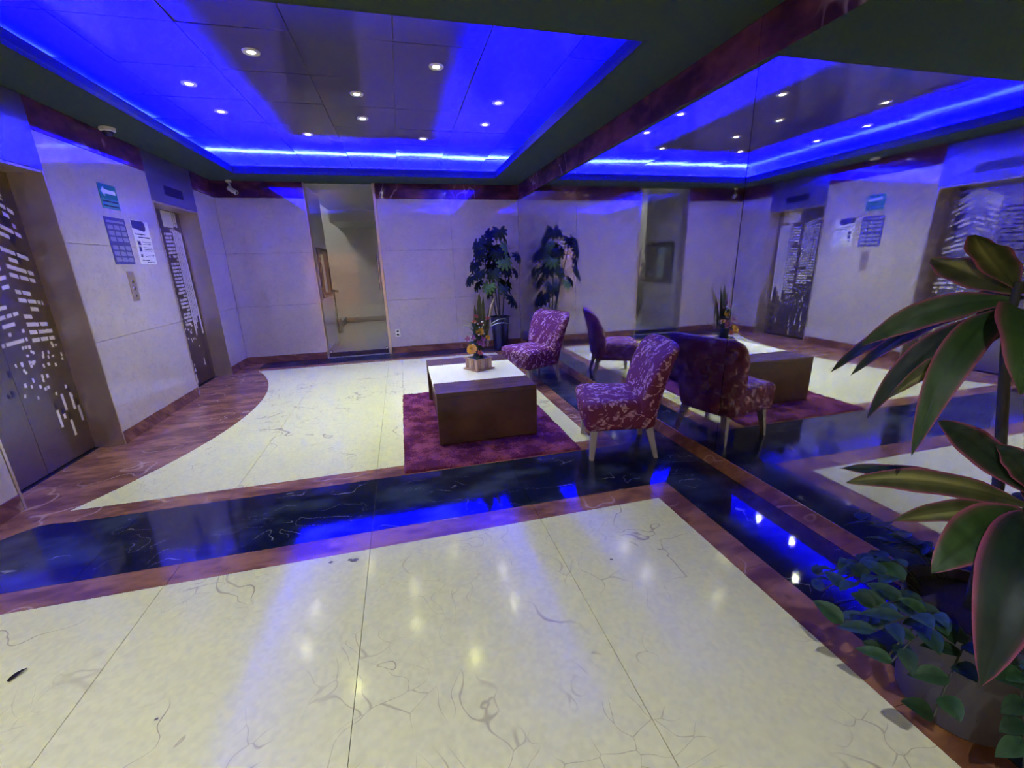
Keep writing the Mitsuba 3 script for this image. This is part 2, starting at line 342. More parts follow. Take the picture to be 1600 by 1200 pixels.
# blue LED tape in a sloped channel at the foot of the cove wall on three sides, hidden by the lip
ZS = H + .0352
sides = [((-4.70, -.024), (-.024, -.024), (0, -1), 'back'), ((-4.717, -5.38), (-4.717, -.04), (1, 0), 'elevator'), ((-.024, -.04), (-.024, -5.38), (-1, 0), 'mirror')]
for (ax, ay), (bx, by), inn, nm in sides:
    k = thing('led_strip', f'blue LED strip hidden behind the recess lip on the {nm} side of the ceiling', 'led strip', None)
    i3 = np.array([inn[0], inn[1], 0.0]); zz = np.array([0, 0, 1.0])
    n_seg = 4; P0, P1 = np.array([ax, ay, ZS]), np.array([bx, by, ZS])
    lo_, hi_ = .014 * i3 + .001 * zz, .006 * i3 + .0155 * zz        # sloped face of the channel
    prof = [P + o for P in (P0, P1) for o in (0 * zz, .014 * i3, lo_, hi_, .0155 * zz)]
    obj('channel', trimesh.convex.convex_hull(np.array(prof)), WHITE, k)
    nrm = np.cross(P1 - P0, hi_ - lo_); off = .0012 * (.87 * i3 + .48 * zz)
    for q in range(n_seg):
        A, B_ = P0 + (P1 - P0) * (q + .004) / n_seg, P0 + (P1 - P0) * (q + .996) / n_seg
        V = np.array([A + lo_, B_ + lo_, B_ + hi_, A + hi_]) + off
        F = [[0, 1, 2], [0, 2, 3]] if nrm @ (i3 + zz) > 0 else [[0, 2, 1], [0, 3, 2]]
        obj('tape', mikit.ply(trimesh.Trimesh(V, F, process=False), DARKPL, emitter={'type': 'area', 'radiance': {'type': 'rgb', 'value': [LED[0] * (1 if nm == 'back' else .12), LED[1] * (1 if nm == 'back' else .15), LED[2]]}, 'sampling_weight': 1.8}), None, k)
# downlights
def downlight(x, y, z, label, group, power, face, cone=(49.0, 30.0)):
    k = thing('downlight', label, 'downlight', group)
    obj('trim_ring', xf(lathe([(.0275, -.003), (.040, -.008), (.056, -.007), (.060, .003), (.0275, .003), (.0275, -.003)], 28), (x, y, z)), WHITE, k, smooth=40)
    d = trimesh.creation.cylinder(.027, .003, sections=28); d.apply_translation((x, y, z + .0005))
    obj('lens', mikit.ply(d, WHITE, emitter={'type': 'area', 'radiance': {'type': 'rgb', 'value': list(face)}, 'sampling_weight': 0.12}), None, k)
    scene['light_' + k] = {'type': 'spot', 'to_world': T().look_at(origin=[x, y, z - .012], target=[x, y, 0], up=[0, 1, 0]),
                           'intensity': {'type': 'rgb', 'value': list(power)}, 'cutoff_angle': cone[0], 'beam_width': cone[1], 'sampling_weight': 2.0}
LX, LY = [-3.692, -3.02, -2.355, -1.69, -1.03], [-1.75, -2.42, -3.10, -3.785]
where = {0: 'back', 1: 'second', 2: 'third', 3: 'front'}
col = {0: 'nearest the elevators', 1: 'left of the middle', 2: 'in the middle', 3: 'right of the middle', 4: 'nearest the mirror'}
for j, y in enumerate(LY):
    for i, x in enumerate(LX):
        if (i in (1, 3)) == (j in (0, 3)):
            downlight(x, y, HT - .004, f'recessed downlight, {where[j]} row, {col[i]}', 'downlights in the ceiling recess', LAMP_SPOT, LAMP_FACE)
for x, y, nm in ((-2.5, -8.3, 'behind the camera'), (-4.3, -8.3, 'left of the camera'), (-6.6, -8.6, 'nearest the side porch')):
    downlight(x, y, H - .004, f'soffit downlight on the entrance side, {nm}', 'downlights on the entrance side', REAR_SPOT, LAMP_FACE, (70.0, 40.0))

# ------------------------------------------------------------------ mirror panels on the right wall
mlab = ['tall mirror panel beside the back wall, behind the potted fan-leaf plant', 'tall mirror panel behind the front armchair, between two mirror seams', 'tall mirror panel nearest the camera, behind the foreground plant', 'tall mirror panel on the entrance side']
for n_, (a, b) in enumerate(((-2.668, 0), (-5.335, -2.668), (-8.0, -5.335), (-11.0, -8.0))):
    obj('wall_mirror', bbox((0, a + .002, HB), (.018, b - .002, B0), 0), MIRROR, label=mlab[n_], cat='mirror', group='mirror panels along the right wall')

# ------------------------------------------------------------------ elevators
def uvs(m): return np.stack([m.vertices[:, 0] + m.vertices[:, 1], m.vertices[:, 2]], 1)
def steel(name, m, mat, parent, **k):
    m = trimesh.Trimesh(m.vertices[m.faces].reshape(-1, 3), np.arange(len(m.faces) * 3).reshape(-1, 3), process=False)
    return obj(name, m, mat, parent, uv=uvs(m), **k)
XD = -4.945
def quad(s0, s1, z0, z1, sh=0.0, x=XD):   # thin plate on the door; sh = rise from s0 to s1
    P = [(s0, z0), (s1, z0 + sh), (s1, z1 + sh), (s0, z1)]
    return plate(P, x)
def plate(P, x=XD, t=.0016):
    q = Polygon(P)
    if not q.is_valid or q.area < 1e-7: return None
    m = trimesh.creation.extrude_polygon(q, t, engine='earcut')
    v = m.vertices.copy(); m.vertices = np.stack([v[:, 2] + x, v[:, 0], v[:, 1]], 1); m.fix_normals(); return m
def windows(rg, y0, y1, z0, z1, rows, sh0, sh1, dens=.8, hfrac=.62, flip=1):
    """rows of lit windows of one facade: bays between y0 and y1, slanted by sh (rise per metre)"""
    out = []
    for r in range(rows):
        zt = z1 - (z1 - z0) * r / rows; h = (z1 - z0) / rows * hfrac
        sh = sh0 + (sh1 - sh0) * r / rows
        y = y0
        while y < y1 - .012:
            L = rg.choice([.025, .045, .07, .11, .16]); L = min(L, y1 - y)
            if rg.random() < dens: out.append(quad(y, y + L, zt - h + sh * (y - y0), zt + sh * (y - y0), sh * L))
            y += L + .014
    return out
def scatter(rg, y0, y1, z0, z1, n, big=False):
    out = []
    for _ in range(n):
        y, z = rg.uniform(y0, y1), z0 + (z1 - z0) * rg.random() ** .6
        out.append(quad(y, y + rg.uniform(.013, .024), z, z + rg.uniform(.018, .034)))
    return out
def tri(y, z, w=.052, h=.085, down=False):
    return plate([(y - w, z + h), (y + w, z + h), (y, z)] if down else [(y - w, z), (y + w, z), (y, z + h)], t=.0012)
def elevator(n_, label):
    y0, y1 = E[n_]
    k = thing('elevator', label, 'elevator', None)
    steel('jamb', bbox((XD - .05, y1, 0.001), (-W + .004, y1 + .0175, 2.29)), STEEL, k, label='brushed steel jamb on the far side')
    steel('jamb', bbox((XD - .05, y0 - .0175, 0.001), (-W + .004, y0, 2.29)), STEEL, k)
    steel('header', bbox((XD - .05, y0, 2.27), (-W - .002, y1, 2.288)), STEEL, k)
    steel('transom_plate', bbox((-W - .019, y0 - .0175, 2.29), (-W + .003, y1 + .0175, H - .002), .002), PLATE, k, label='plain brushed steel plate above the door')
    obj('floor_display', bbox((-W + .002, (y0 + y1) / 2 - .235, 2.39), (-W + .007, (y0 + y1) / 2 + .225, 2.495), .002), DARKPL, k, label='small dark floor display')
    obj('sill', bbox((XD - .05, y0, -.01), (XD + .03, y1, .002)), DARKPL, k)
    rg = random.Random(5 + n_)
    mid = (y0 + y1) / 2 - (.09 if n_ else 0)
    leaves = []
    for a, b in ((y0, mid - .0015), (mid + .0015, y1)):
        leaves.append(steel('door_leaf', bbox((XD - .04, a, .012), (XD, b, 2.27)), DOORM, k))
    et, bl = [], []
    if n_ == 1:      # striped tower, window tower and slanted corner tower
        for i, (z0, z1) in enumerate(((.64, 2.016), (.889, 2.03), (.81, 2.04), (.73, 2.045), (.65, 2.055))):
            y = -.785 - .048 * i; et.append(quad(y - .036, y, z0 + .02, z1))
        for y in (-.84, -.89, -.935): et.append(quad(y - .03, y, 2.08, 2.26))
        et.append(quad(-1.20, -.955, 2.065, 2.26))
        et += windows(rg, -1.235, -1.03, .80, 2.035, 27, .06, 0, .82)
        et += windows(rg, -1.494, -1.295, .98, 2.10, 25, -.30, 0, .95, .66)
        et += windows(rg, -1.60, -1.508, .98, 2.09, 25, .25, 0, .9, .62)
        et += scatter(rg, -1.60, -1.0, .40, .95, 46)
        for y, z, h in ((-1.287, .04, .13), (-1.27, .20, .05), (-1.262, .28, .03), (-1.392, .24, .14), (-1.40, .42, .04), (-1.50, .33, .16), (-1.515, .20, .05), (-1.515, .14, .03), (-.954, .23, .10)): et.append(quad(y - .011, y + .011, z, z + h))
        bl = [tri(-.855, z) for z in (.085, .22, .35, .485, .615, .74, .85)]
    else:            # corner tower with triangles along its side, dark dashed tower beside it
        for i in range(4): bl.append(tri(-3.53, 1.60 + .125 * i, .055, .095, True))
        bl += [tri(-3.525, 2.10, .055, .095, True), tri(-3.51, 2.21, .055, .06, True)]
        for dz in (0, .03, .06):
            et.append(plate([(-3.93, 2.03 + dz), (-3.68, 2.165 + dz), (-3.68, 2.18 + dz), (-3.93, 2.045 + dz)]))
            et.append(plate([(-3.68, 2.165 + dz), (-3.50, 2.05 + dz), (-3.50, 2.065 + dz), (-3.68, 2.18 + dz)]))
        et += windows(rg, -3.93, -3.70, .98, 2.02, 17, .42, .05, .72, .45)
        et += windows(rg, -3.66, -3.44, .98, 2.10, 18, -.5, -.02, .8, .5)
        et += scatter(rg, -3.90, -3.42, .50, .98, 42)
        for y, z, h in ((-3.655, .30, .15), (-3.55, .19, .14), (-3.56, .42, .14), (-3.47, .40, .15), (-3.425, .28, .14), (-3.60, .36, .04)): et.append(quad(y - .012, y + .012, z, z + h)); 
        for y, z in ((-3.655, .46), (-3.55, .345), (-3.47, .56), (-3.425, .43), (-3.60, .41), (-3.95, .80), (-3.98, .66)): bl.append(quad(y - .012, y + .012, z, z + .05))
        bl += windows(random.Random(3), -4.36, -3.98, 1.25, 1.98, 15, .04, 0, .62, .42)
        bl += scatter(random.Random(4), -4.36, -3.98, .5, 1.2, 12)
    for nm, ms, mat in (('etched_skyline', et, ETCH), ('black_skyline', bl, INK)):
        ms = [m for m in ms if m is not None]
        obj(nm, cat(ms), mat, leaves[1], kind='stuff', label='pale etched windows of a city skyline' if mat == ETCH else 'black skyline triangles and dashes')
elevator(0, 'brushed steel elevator with skyline doors nearest the left edge of the photo')
elevator(1, 'brushed steel elevator with skyline doors nearest the back corner')
# call button plate and notices between the elevators
xw = -W + .001
k = thing('call_panel', 'narrow steel elevator call button plate below the notices', 'button panel')
steel('plate', bbox((xw - .001, -2.665, 1.242), (xw + .006, -2.555, 1.528), .002), STEEL, k)
for z in (1.43, 1.36): obj('button', cyl((xw + .005, -2.61, z), (xw + .011, -2.61, z), .016, 20), CHROME, k)
obj('key_switch', cyl((xw + .005, -2.61, 1.29), (xw + .009, -2.61, 1.29), .008, 12), DARKPL, k)
def wl(y0, y1, z0, z1, t0, t1): return bbox((xw + t0, y0, z0), (xw + t1, y1, z1))
def wtext(s, y0, y1, zb, t):   # lettering on the left wall; reads along +y
    m = meshkit.text_mesh(s, .02, .0008, True)
    m.apply_translation([-m.bounds[0][0], 0, 0]); m.apply_scale([(y1 - y0) / m.bounds[1][0], (y1 - y0) / m.bounds[1][0], 1])
    v = m.vertices.copy(); m.vertices = np.stack([v[:, 2] + xw + t, v[:, 0] + y0, v[:, 1] + zb], 1); m.fix_normals(); return m
k = thing('exit_sign', 'green sign with a white arrow above the notices between the elevators', 'sign')
obj('board', wl(-2.75, -2.488, 2.185, 2.315, 0, .004), SIGNG, k)
obj('lower_board', wl(-2.75, -2.488, 2.10, 2.183, 0, .004), SIGNT, k)
arrow = Polygon([(-2.725, 2.25), (-2.675, 2.295), (-2.675, 2.268), (-2.51, 2.268), (-2.51, 2.232), (-2.675, 2.232), (-2.675, 2.205)])
obj('arrow', plate(list(arrow.exterior.coords)[:-1], xw + .004, .001), SIGNW, k)
obj('lettering', cat([wl(-2.735, -2.505, 2.158, 2.170, .004, .005), wl(-2.735, -2.505, 2.118, 2.130, .004, .005)]), INK, k)
k = thing('notice_poster', 'dark blue notice poster with rows of small pictures below the green sign', 'poster')
obj('sheet', wl(-2.79, -2.475, 1.597, 2.023, 0, .003), POSTB, k)
fr = []
for r in range(6):
    for c in range(3):
        yy, zz = -2.765 + .098 * c, 1.945 - .055 * r - (.02 if r > 2 else 0); fr.append(wl(yy, yy + .078, zz - .03, zz + .008, .003, .0036))
fr.append(wl(-2.765, -2.50, 1.975, 1.995, .003, .0036)); fr.append(wl(-2.765, -2.50, 1.628, 1.64, .003, .0036))
obj('print', cat(fr), POSTL, k)
k = thing('notice_poster', 'white notice poster with a dark blue rounded header, beside the second elevator', 'poster')
obj('sheet', wl(-2.375, -2.065, 1.597, 2.033, 0, .003), POSTW, k)
hd = [(-2.37, 2.03), (-2.37, 1.955), (-2.29, 1.945), (-2.17, 1.93), (-2.14, 1.94), (-2.13, 1.97), (-2.135, 2.01), (-2.15, 2.03)]
obj('header', plate(hd, xw + .003, .0008), POSTI, k)
ln = [wl(-2.34, -2.17, 1.893, 1.903, .003, .0038), wl(-2.30, -2.09, 1.862, 1.874, .003, .0038), wl(-2.335, -2.285, 1.79, 1.83, .003, .0038), wl(-2.335, -2.29, 1.725, 1.775, .003, .0038), wl(-2.335, -2.30, 1.67, 1.70, .003, .0038)]
for z in (1.82, 1.80, 1.765, 1.745, 1.73, 1.69, 1.675): ln.append(wl(-2.25, -2.09, z, z + .005, .003, .0038))
ln += [wl(-2.33, -2.20, 1.637, 1.643, .003, .0038), wl(-2.25, -2.10, 1.617, 1.623, .003, .0038)]
obj('print', cat(ln), POSTI, k)
# power outlet and cameras
k = thing('power_outlet', 'small white power outlet low on the back wall beside the glass door', 'outlet')
obj('cover', bbox((-2.305, -.008, .295), (-2.225, .001, .435), .003), WHITE, k)
for z in (.335, .395): obj('socket', bbox((-2.285, -.0095, z - .014), (-2.245, -.007, z + .014)), DARKPL, k)
k = thing('dome_camera', 'small dome security camera on the soffit above the notices', 'security camera')
obj('base', xf(lathe([(.0, 0), (.062, 0), (.06, -.028), (.045, -.034), (0, -.034)], 24), (-4.615, -2.57, H - .001)), WHITE, k, smooth=40)
ic = trimesh.creation.icosphere(3, .042); ic.apply_translation((-4.615, -2.57, H - .035)); obj('dome', ic, DARKPL, k, smooth=True)
k = thing('bullet_camera', 'white bullet security camera in the back left corner under the soffit', 'security camera')
obj('base', cyl((-4.475, -.05, H), (-4.475, -.05, H - .03), .04), WHITE, k)
obj('arm', cyl((-4.475, -.05, H - .03), (-4.445, -.075, H - .10), .012), WHITE, k)
obj('body', xf(lathe([(0, -.075), (.03, -.075), (.034, -.06), (.034, .06), (.03, .07), (0, .07)], 20), (-4.43, -.09, H - .145), rot=trimesh.transformations.rotation_matrix(math.radians(-62), [.3, 1, .25])), WHITE, k, smooth=40)
obj('lens', xf(cyl((0, 0, -.078), (0, 0, -.074), .022), (-4.43, -.09, H - .145), rot=trimesh.transformations.rotation_matrix(math.radians(-62), [.3, 1, .25])), DARKPL, k)

# ------------------------------------------------------------------ glass door and the corridor behind it
k = thing('glass_door', 'frameless glass door with bottom rail and long steel pull handle in the back wall', 'door')
obj('pane', bbox((-D1 + .02, .07, .075), (-D2 - .06, .071, H - .03)), GLASS, k)
scene.pop(k + '__pane')
pm = trimesh.Trimesh([(-D1 + .03, .07, .08), (-D2 - .06, .07, .08), (-D2 - .06, .07, H - .02), (-D1 + .03, .07, H - .02)], [[0, 1, 2], [0, 2, 3]], process=False)
scene[k + '__pane'] = mikit.ply(pm, GLASS)
obj('bottom_rail', bbox((-D1 + .03, .05, .012), (-D2 - .06, .09, .082), .003), DARKPL, k)
obj('patch_fitting', bbox((-D1 + .035, .042, .085), (-D1 + .075, .098, .12), .004), CHROME, k)
obj('patch_fitting', bbox((-D2 - .105, .042, .085), (-D2 - .065, .098, .12), .004), CHROME, k)
obj('pull_handle', tube([(-2.475, -.0, 1.12), (-2.475, -.0, 1.70)], .013, 12), CHROME, k)
for z in (1.20, 1.47): obj('standoff', cyl((-2.475, .0, z), (-2.475, .07, z), .008, 10), DARKPL, k)
obj('trim_1', bbox((-D2 - .045, -.012, 0), (-D2, .16, H - .003), .003), STEEL, kind='structure', label='slim steel frame post at the right of the glass door')
obj('trim_2', bbox((-D1, -.006, 0), (-D1 + .018, .16, H - .003), .003), STEEL, kind='structure', label='slim steel frame post at the left of the glass door')
obj('corridor_floor', cat([bbox((-D1, .0, -.1), (-D2, 1.62, .002)), bbox((-6.4, 1.625, -.1), (-D2, 5.15, .002))]), STONE, kind='structure')
obj('corridor_wall_left', bbox((-D1 - .14, .16, 0), (-D1, 1.5, H)), CORR, kind='structure', label='pale corridor wall behind the glass door')
obj('corridor_baseboard', bbox((-D1, .16, 0), (-D1 + .012, 1.5, .12)), STONE, kind='structure')
obj('corridor_wall_right', bbox((-D2, .16, 0), (-D2 + .14, 5.1, H)), CORR, kind='structure')
obj('corridor_wall_end', bbox((-6.4, 5.1, 0), (-D2, 5.25, 4.2)), CORR, kind='structure')
obj('corridor_baseboard_end', bbox((-5.6, 5.085, 0), (-D2, 5.1, .14)), STONE, kind='structure')
obj('corridor_ceiling', cat([bbox((-D1 - .14, .16, H + .002), (-D2 + .14, 3.55, H + .1)), bbox((-D1 - .14, 3.55, 2.55), (-D2 + .14, 5.1, 2.65)), bbox((-D1 - .14, 3.5, 2.55), (-D2 + .14, 3.6, H + .1))]), CORR, kind='structure')
obj('stairwell_wall', cat([bbox((-6.4, 1.36, 0), (-D1 - .14, 1.5, 4.2)), bbox((-6.5, 1.36, 0), (-6.4, 5.2, 4.2)), bbox((-6.4, 1.36, 4.2), (-D1, 5.2, 4.3))]), CORR, kind='structure')
k = thing('staircase', 'grey stone stair rising to the left behind the glass door', 'staircase')
for i in range(8):
    obj('step', bbox((-3.72 - .27 * (i + 1), 3.2, 0), (-3.72 - .27 * i, 5.08, .17 * (i + 1)), .004), STONE, k)
obj('curb', bbox((-3.72, 3.06, 0), (-3.60, 3.2, .34), .01), STONE, k)
k = thing('stair_rail', 'black metal stair handrail seen through the glass door', 'handrail')
obj('handrail', tube([(-3.56, 3.0, .98), (-3.75, 3.0, 1.02), (-5.6, 3.0, 2.2)], .024, 10), DARKPL, k)
for i in range(4):
    x = -3.66 - .5 * i; obj('post', cyl((x, 3.0, 0), (x, 3.0, 1.0 + .31 * i), .013, 10), DARKPL, k)
panel_lamp(-4.7, 3.6, 4.15, .5, .5, STAIR, 'small ceiling lamp of the stairwell behind the glass door')
k = thing('framed_picture', 'black framed glossy picture on the corridor wall behind the glass door', 'picture')
px = -D1
fr = sbox(.37, .995, 1.385, 1.85).difference(sbox(.415, 1.04, 1.34, 1.805))
def pw(g, x, t):
    m = cat([trimesh.creation.extrude_polygon(q, t, engine='earcut') for q in polys(g)])
    v = m.vertices.copy(); m.vertices = np.stack([v[:, 2] + x, v[:, 0], v[:, 1]], 1); m.fix_normals(); return m
obj('frame', pw(fr, px, .03), DARKPL, k)
obj('print', pw(sbox(.41, 1.035, 1.345, 1.81), px, .012), M('glossy_black', prin((.01, .01, .012), .04, specular=.6)), k)
gr = shapely.unary_union([Polygon([(.72, 1.09), (.94, 1.09), (.94, 1.74), (.80, 1.76), (.66, 1.74)]), ])
obj('pale_shape', pw(gr, px + .012, .001), PALE, k)
lns = []
for a, b, c, d in ((.58, 1.52, .44, 1.36), (.94, 1.48, .84, 1.38), (.94, 1.40, .86, 1.30), (.60, 1.70, .46, 1.72), (.60, 1.62, .50, 1.64)):
    q = np.array([c - a, d - b]); q = np.array([-q[1], q[0]]) / np.linalg.norm(q) * .011
    lns.append(Polygon([(a + q[0], b + q[1]), (c + q[0], d + q[1]), (c - q[0], d - q[1]), (a - q[0], b - q[1])]))
for q in lns: obj('pale_line', pw(q, px + .013, .001), PALE, k)

# ------------------------------------------------------------------ rug and table
random.seed(2); rs = np.random.RandomState(4)
nx, ny = 150, 220
gx_, gy_ = np.linspace(-2.236, -.805, nx), np.linspace(-4.765, -2.70, ny)
X, Y = np.meshgrid(gx_, gy_, indexing='ij')
ed = np.minimum(np.minimum(X - X.min(), X.max() - X), np.minimum(Y - Y.min(), Y.max() - Y))
P = np.stack([X, Y, X * 0], -1)
ht = .010 + .012 * meshkit.noise(P * 38, 1) + .006 * meshkit.noise(P * 90, 2)
Z = ht * np.clip(ed / .02, 0, 1) ** .5 + .001
wob = .008 * (meshkit.noise(P * 9, 5) - .5) * (ed < .03)
v = np.stack([X + wob, Y + wob, Z], -1).reshape(-1, 3); F = []
ii, jj = np.meshgrid(np.arange(nx - 1), np.arange(ny - 1), indexing='ij'); o = (ii * ny + jj).ravel()
F = np.vstack([np.stack([o, o + ny, o + 1], 1), np.stack([o + 1, o + ny, o + ny + 1], 1)])
obj('rug', trimesh.Trimesh(v, F, process=False), RUG, smooth=True, label='shaggy plum rectangular rug under the coffee table', cat='rug')
k = thing('coffee_table', 'dark wood box coffee table with a white marble band across its top', 'table')
ta, tb, tc, td, tz = -1.935, -1.07, -4.38, -3.03, .485
obj('front_panel', bbox((ta, tc, .031), (tb, tc + .04, tz - .04), .002), WOOD, k)
obj('back_panel', bbox((ta, td - .04, .031), (tb, td, tz - .04), .002), WOOD, k)
obj('side_panel', bbox((ta + .035, tc + .04, .031), (ta + .06, td - .04, tz - .04)), WOOD, k)
obj('side_panel', bbox((tb - .06, tc + .04, .031), (tb - .035, td - .04, tz - .04)), WOOD, k)
obj('top_front', bbox((ta, tc, tz - .04), (tb, -4.052, tz), .002), WOOD, k)
obj('top_back', bbox((ta, -3.345, tz - .04), (tb, td, tz), .002), WOOD, k)
obj('marble_inlay', bbox((ta, -4.050, tz - .04), (tb, -3.347, tz + .0005), .001), INLAY, k, label='white marble inlay across the top')

# ------------------------------------------------------------------ slipper chairs
def round_block(pts, r, edge):
    h = m3.Manifold.batch_hull([m3.Manifold.sphere(r, 24).translate(p) for p in pts]).refine_to_length(edge)
    a = h.to_mesh(); return trimesh.Trimesh(a.vert_properties[:, :3], a.tri_verts)
def chair_meshes():
    r = .05; out = {}
    pts = []
    for x, w in ((-.25, .25), (.295, .305)):
        for z in (.235, .465):
            xx = x + (.02 if (x > 0 and z > .3) else 0)
            for s in (-1, 1): pts.append((xx - math.copysign(r, x), s * (w - r), z + (r if z < .3 else -r)))
    m = round_block(pts, r, .03)
    v = m.vertices.copy(); top = np.clip((v[:, 2] - .34) / .12, 0, 1)
    v[:, 2] += top * .03 * np.clip(1 - (v[:, 0] - .05) ** 2 / .11, 0, 1) * np.clip(1 - v[:, 1] ** 2 / .1, 0, 1)
    v[:, 0] += .012 * np.clip((v[:, 0] - .2) / .1, 0, 1) * np.clip(1 - (v[:, 1] / .3) ** 2, 0, 1)
    m.vertices = v; out['seat'] = m
    # backrest: a leaning, gently curved loft
    n, s = 34, 40; ang = np.arange(s) * 2 * np.pi / s; rings = []
    for i in range(n):
        t = i / (n - 1)
        cz = .235 + .665 * t; cx = -.205 + .02 * t - .165 * t ** 2.2
        w = .25 + .095 * min(t / .75, 1) ** .9; d = .080 - .008 * t + .022 * math.sin(math.pi * t)
        e = max(0.0, (t - .86) / .14); b = max(0.0, (.10 - t) / .10)
        sc = math.sqrt(max(0.0, 1 - e ** 2.4)); sb = math.sqrt(max(0.0, 1 - b ** 2))
        w2 = w - .075 * (1 - sc) - .02 * (1 - sb); d2 = d * (max(sc, .03)) * (max(sb, .35))
        ex = .42
        cc, ss = np.cos(ang), np.sin(ang)
        rx = np.sign(cc) * np.abs(cc) ** .75 * d2; ry = np.sign(ss) * np.abs(ss) ** ex * w2
        bow = .03 * (ry / max(w, 1e-6)) ** 2
        rings.append(np.stack([cx + rx + bow, ry, np.full(s, cz) - .32 * rx * (t > .0)], 1))
    V = np.vstack(rings + [rings[0].mean(0)[None], rings[-1].mean(0)[None]]); F = []
    for i in range(n - 1):
        for j in range(s):
            a, b_, c, d_ = i * s + j, i * s + (j + 1) % s, (i + 1) * s + (j + 1) % s, (i + 1) * s + j
            F += [[a, b_, c], [a, c, d_]]
    for j in range(s):
        F += [[n * s, (j + 1) % s, j], [n * s + 1, (n - 1) * s + j, (n - 1) * s + (j + 1) % s]]
    m = trimesh.Trimesh(V, F, process=False); m.fix_normals(); out['backrest'] = m
    legs = []
    for sx, sy in ((1, 1), (1, -1), (-1, 1), (-1, -1)):
        top = np.array([.225 if sx > 0 else -.205, sy * (.235 if sx > 0 else .19), .25]); bot = np.array([.245 if sx > 0 else -.262, sy * (.272 if sx > 0 else .235), 0.0])
        P = []
        for c, h in ((bot, .016), (bot + (top - bot) * .6, .023), (top, .027)):
            P.append([c + np.array([a * h, b_ * h, 0]) for a, b_ in ((-1, -1), (1, -1), (1, 1), (-1, 1))])
        legs.append(trimesh.convex.convex_hull(np.vstack(P)))
    out['legs'] = legs
    return out
cm = chair_meshes()
def chair(x, y, deg, label):
    k = thing('slipper_chair', label, 'chair', None); a = math.radians(deg)
    for nm in ('seat', 'backrest'): obj(nm, xf(cm[nm], (x, y, 0), a), FABRIC, k, smooth=50)
    for l in cm['legs']: obj('leg', xf(l, (x, y, 0), a), LEG, k)
chair(-.50, -4.77, 163.8, 'plum slipper chair with pale leaf pattern, the front one nearest the camera')
chair(-.56, -2.62, 198.6, 'plum slipper chair with pale leaf pattern, behind the coffee table near the potted plant')

# ------------------------------------------------------------------ leaves
def blade(base, tip, width, lift, nrm=(0, 0, 1), fold=.25, curl=.0, n=14, m=5, col=None, edge=None, streak=None, seed=0, wave=.0, peak=.5):
    """one long leaf: bent midrib from base to tip, folded along the midrib; returns mesh and vertex colours"""
    rg = np.random.RandomState(seed)
    b, t = np.array(base, float), np.array(tip, float); c = (b + t) / 2 + np.array(lift, float)
    u = np.linspace(0, 1, n)[:, None]
    p = (1 - u) ** 2 * b + 2 * u * (1 - u) * c + u ** 2 * t
    tg = np.gradient(p, axis=0); tg /= np.linalg.norm(tg, axis=1, keepdims=True)
    side = np.cross(tg, np.array(nrm, float)); side /= np.linalg.norm(side, axis=1, keepdims=True) + 1e-9
    nn = np.cross(side, tg)
    uu = u[:, 0]
    e = math.log(.5) / math.log(peak)
    w = width / 2 * np.sin(np.pi * np.clip(uu, 0, 1) ** e) ** .8 * (1 - .12 * uu) + .006 * (1 - uu) ** 2
    s = np.linspace(-1, 1, 2 * m + 1)
    V = p[:, None] + side[:, None] * (w[:, None] * s)[..., None] + nn[:, None] * (w[:, None] * np.abs(s) * fold - curl * w[:, None] * s ** 2 + wave * np.sin(uu[:, None] * 19 + s[None] * 2 + seed) * np.abs(s))[..., None]
    col, edge = np.array(col), np.array(edge)
    k = np.abs(s)[None, :] * np.ones((n, 1))
    mixv = np.clip((k - .78) / .2, 0, 1)
    C = col[None, None] * (.8 + .4 * rg.rand(n, 1, 1)) * np.ones((n, len(s), 1))
    if streak is not None:
        band = np.exp(-((s[None, :] - rg.uniform(-.4, .4)) / .33) ** 2) * np.sin(np.pi * np.clip((uu[:, None] - .15) / .85, 0, 1))
        C = C * (1 - band[..., None]) + np.array(streak) * band[..., None]
    rib = np.exp(-(s[None, :] / .10) ** 2)[..., None] * .5
    C = C * (1 - rib) + col * .5 * rib
    C = C * (1 - mixv[..., None]) + edge * mixv[..., None]
    q = len(s); F = []
    for i in range(n - 1):
        for j in range(q - 1):
            a = i * q + j; F += [[a, a + 1, a + q], [a + 1, a + q + 1, a + q]]
    return trimesh.Trimesh(V.reshape(-1, 3), F, process=False), np.clip(C.reshape(-1, 3), 0, 1)
def leaf(parent, name, mat, *a, **k):
    m, c = blade(*a, **k); obj(name, m, mat, parent, smooth=True, color=c)

# ------------------------------------------------------------------ cordyline in the foreground
k = thing('cordyline_plant', 'large cordyline with pink-edged leaves and a trailing vine in a grey pot, foreground right', 'plant')
pc = (-.42, -7.04)
obj('pot', xf(lathe([(0, 0), (.14, 0), (.15, .01), (.195, .38), (.205, .40), (.187, .405), (.18, .36), (0, .36)], 40), (pc[0], pc[1], .001)), POT2, k, smooth=35)
obj('soil', xf(lathe([(0, .375), (.179, .37), (.179, .36), (0, .36)], 30), (pc[0], pc[1], 0)), SOIL, k, smooth=35)
b1, b2 = np.array([-.445, -6.91, 1.36]), np.array([-.42, -7.06, .78])
obj('cane', tube([(pc[0], pc[1] + .03, .34), (-.41, -6.98, .8), b1 - (0, 0, .06), b1 + (0, 0, .05)], [.016, .014, .012, .010], 10), STEM, k, smooth=40)
obj('cane', tube([(pc[0] - .03, pc[1] - .05, .34), (-.43, -7.07, .6), b2 + (0, 0, .05)], [.015, .013, .011], 10), STEM, k, smooth=40)
DG, MG, OL = (.009, .020, .010), (.021, .048, .012), (.038, .046, .013)
PK, YG = (.20, .045, .085), (.18, .19, .055)
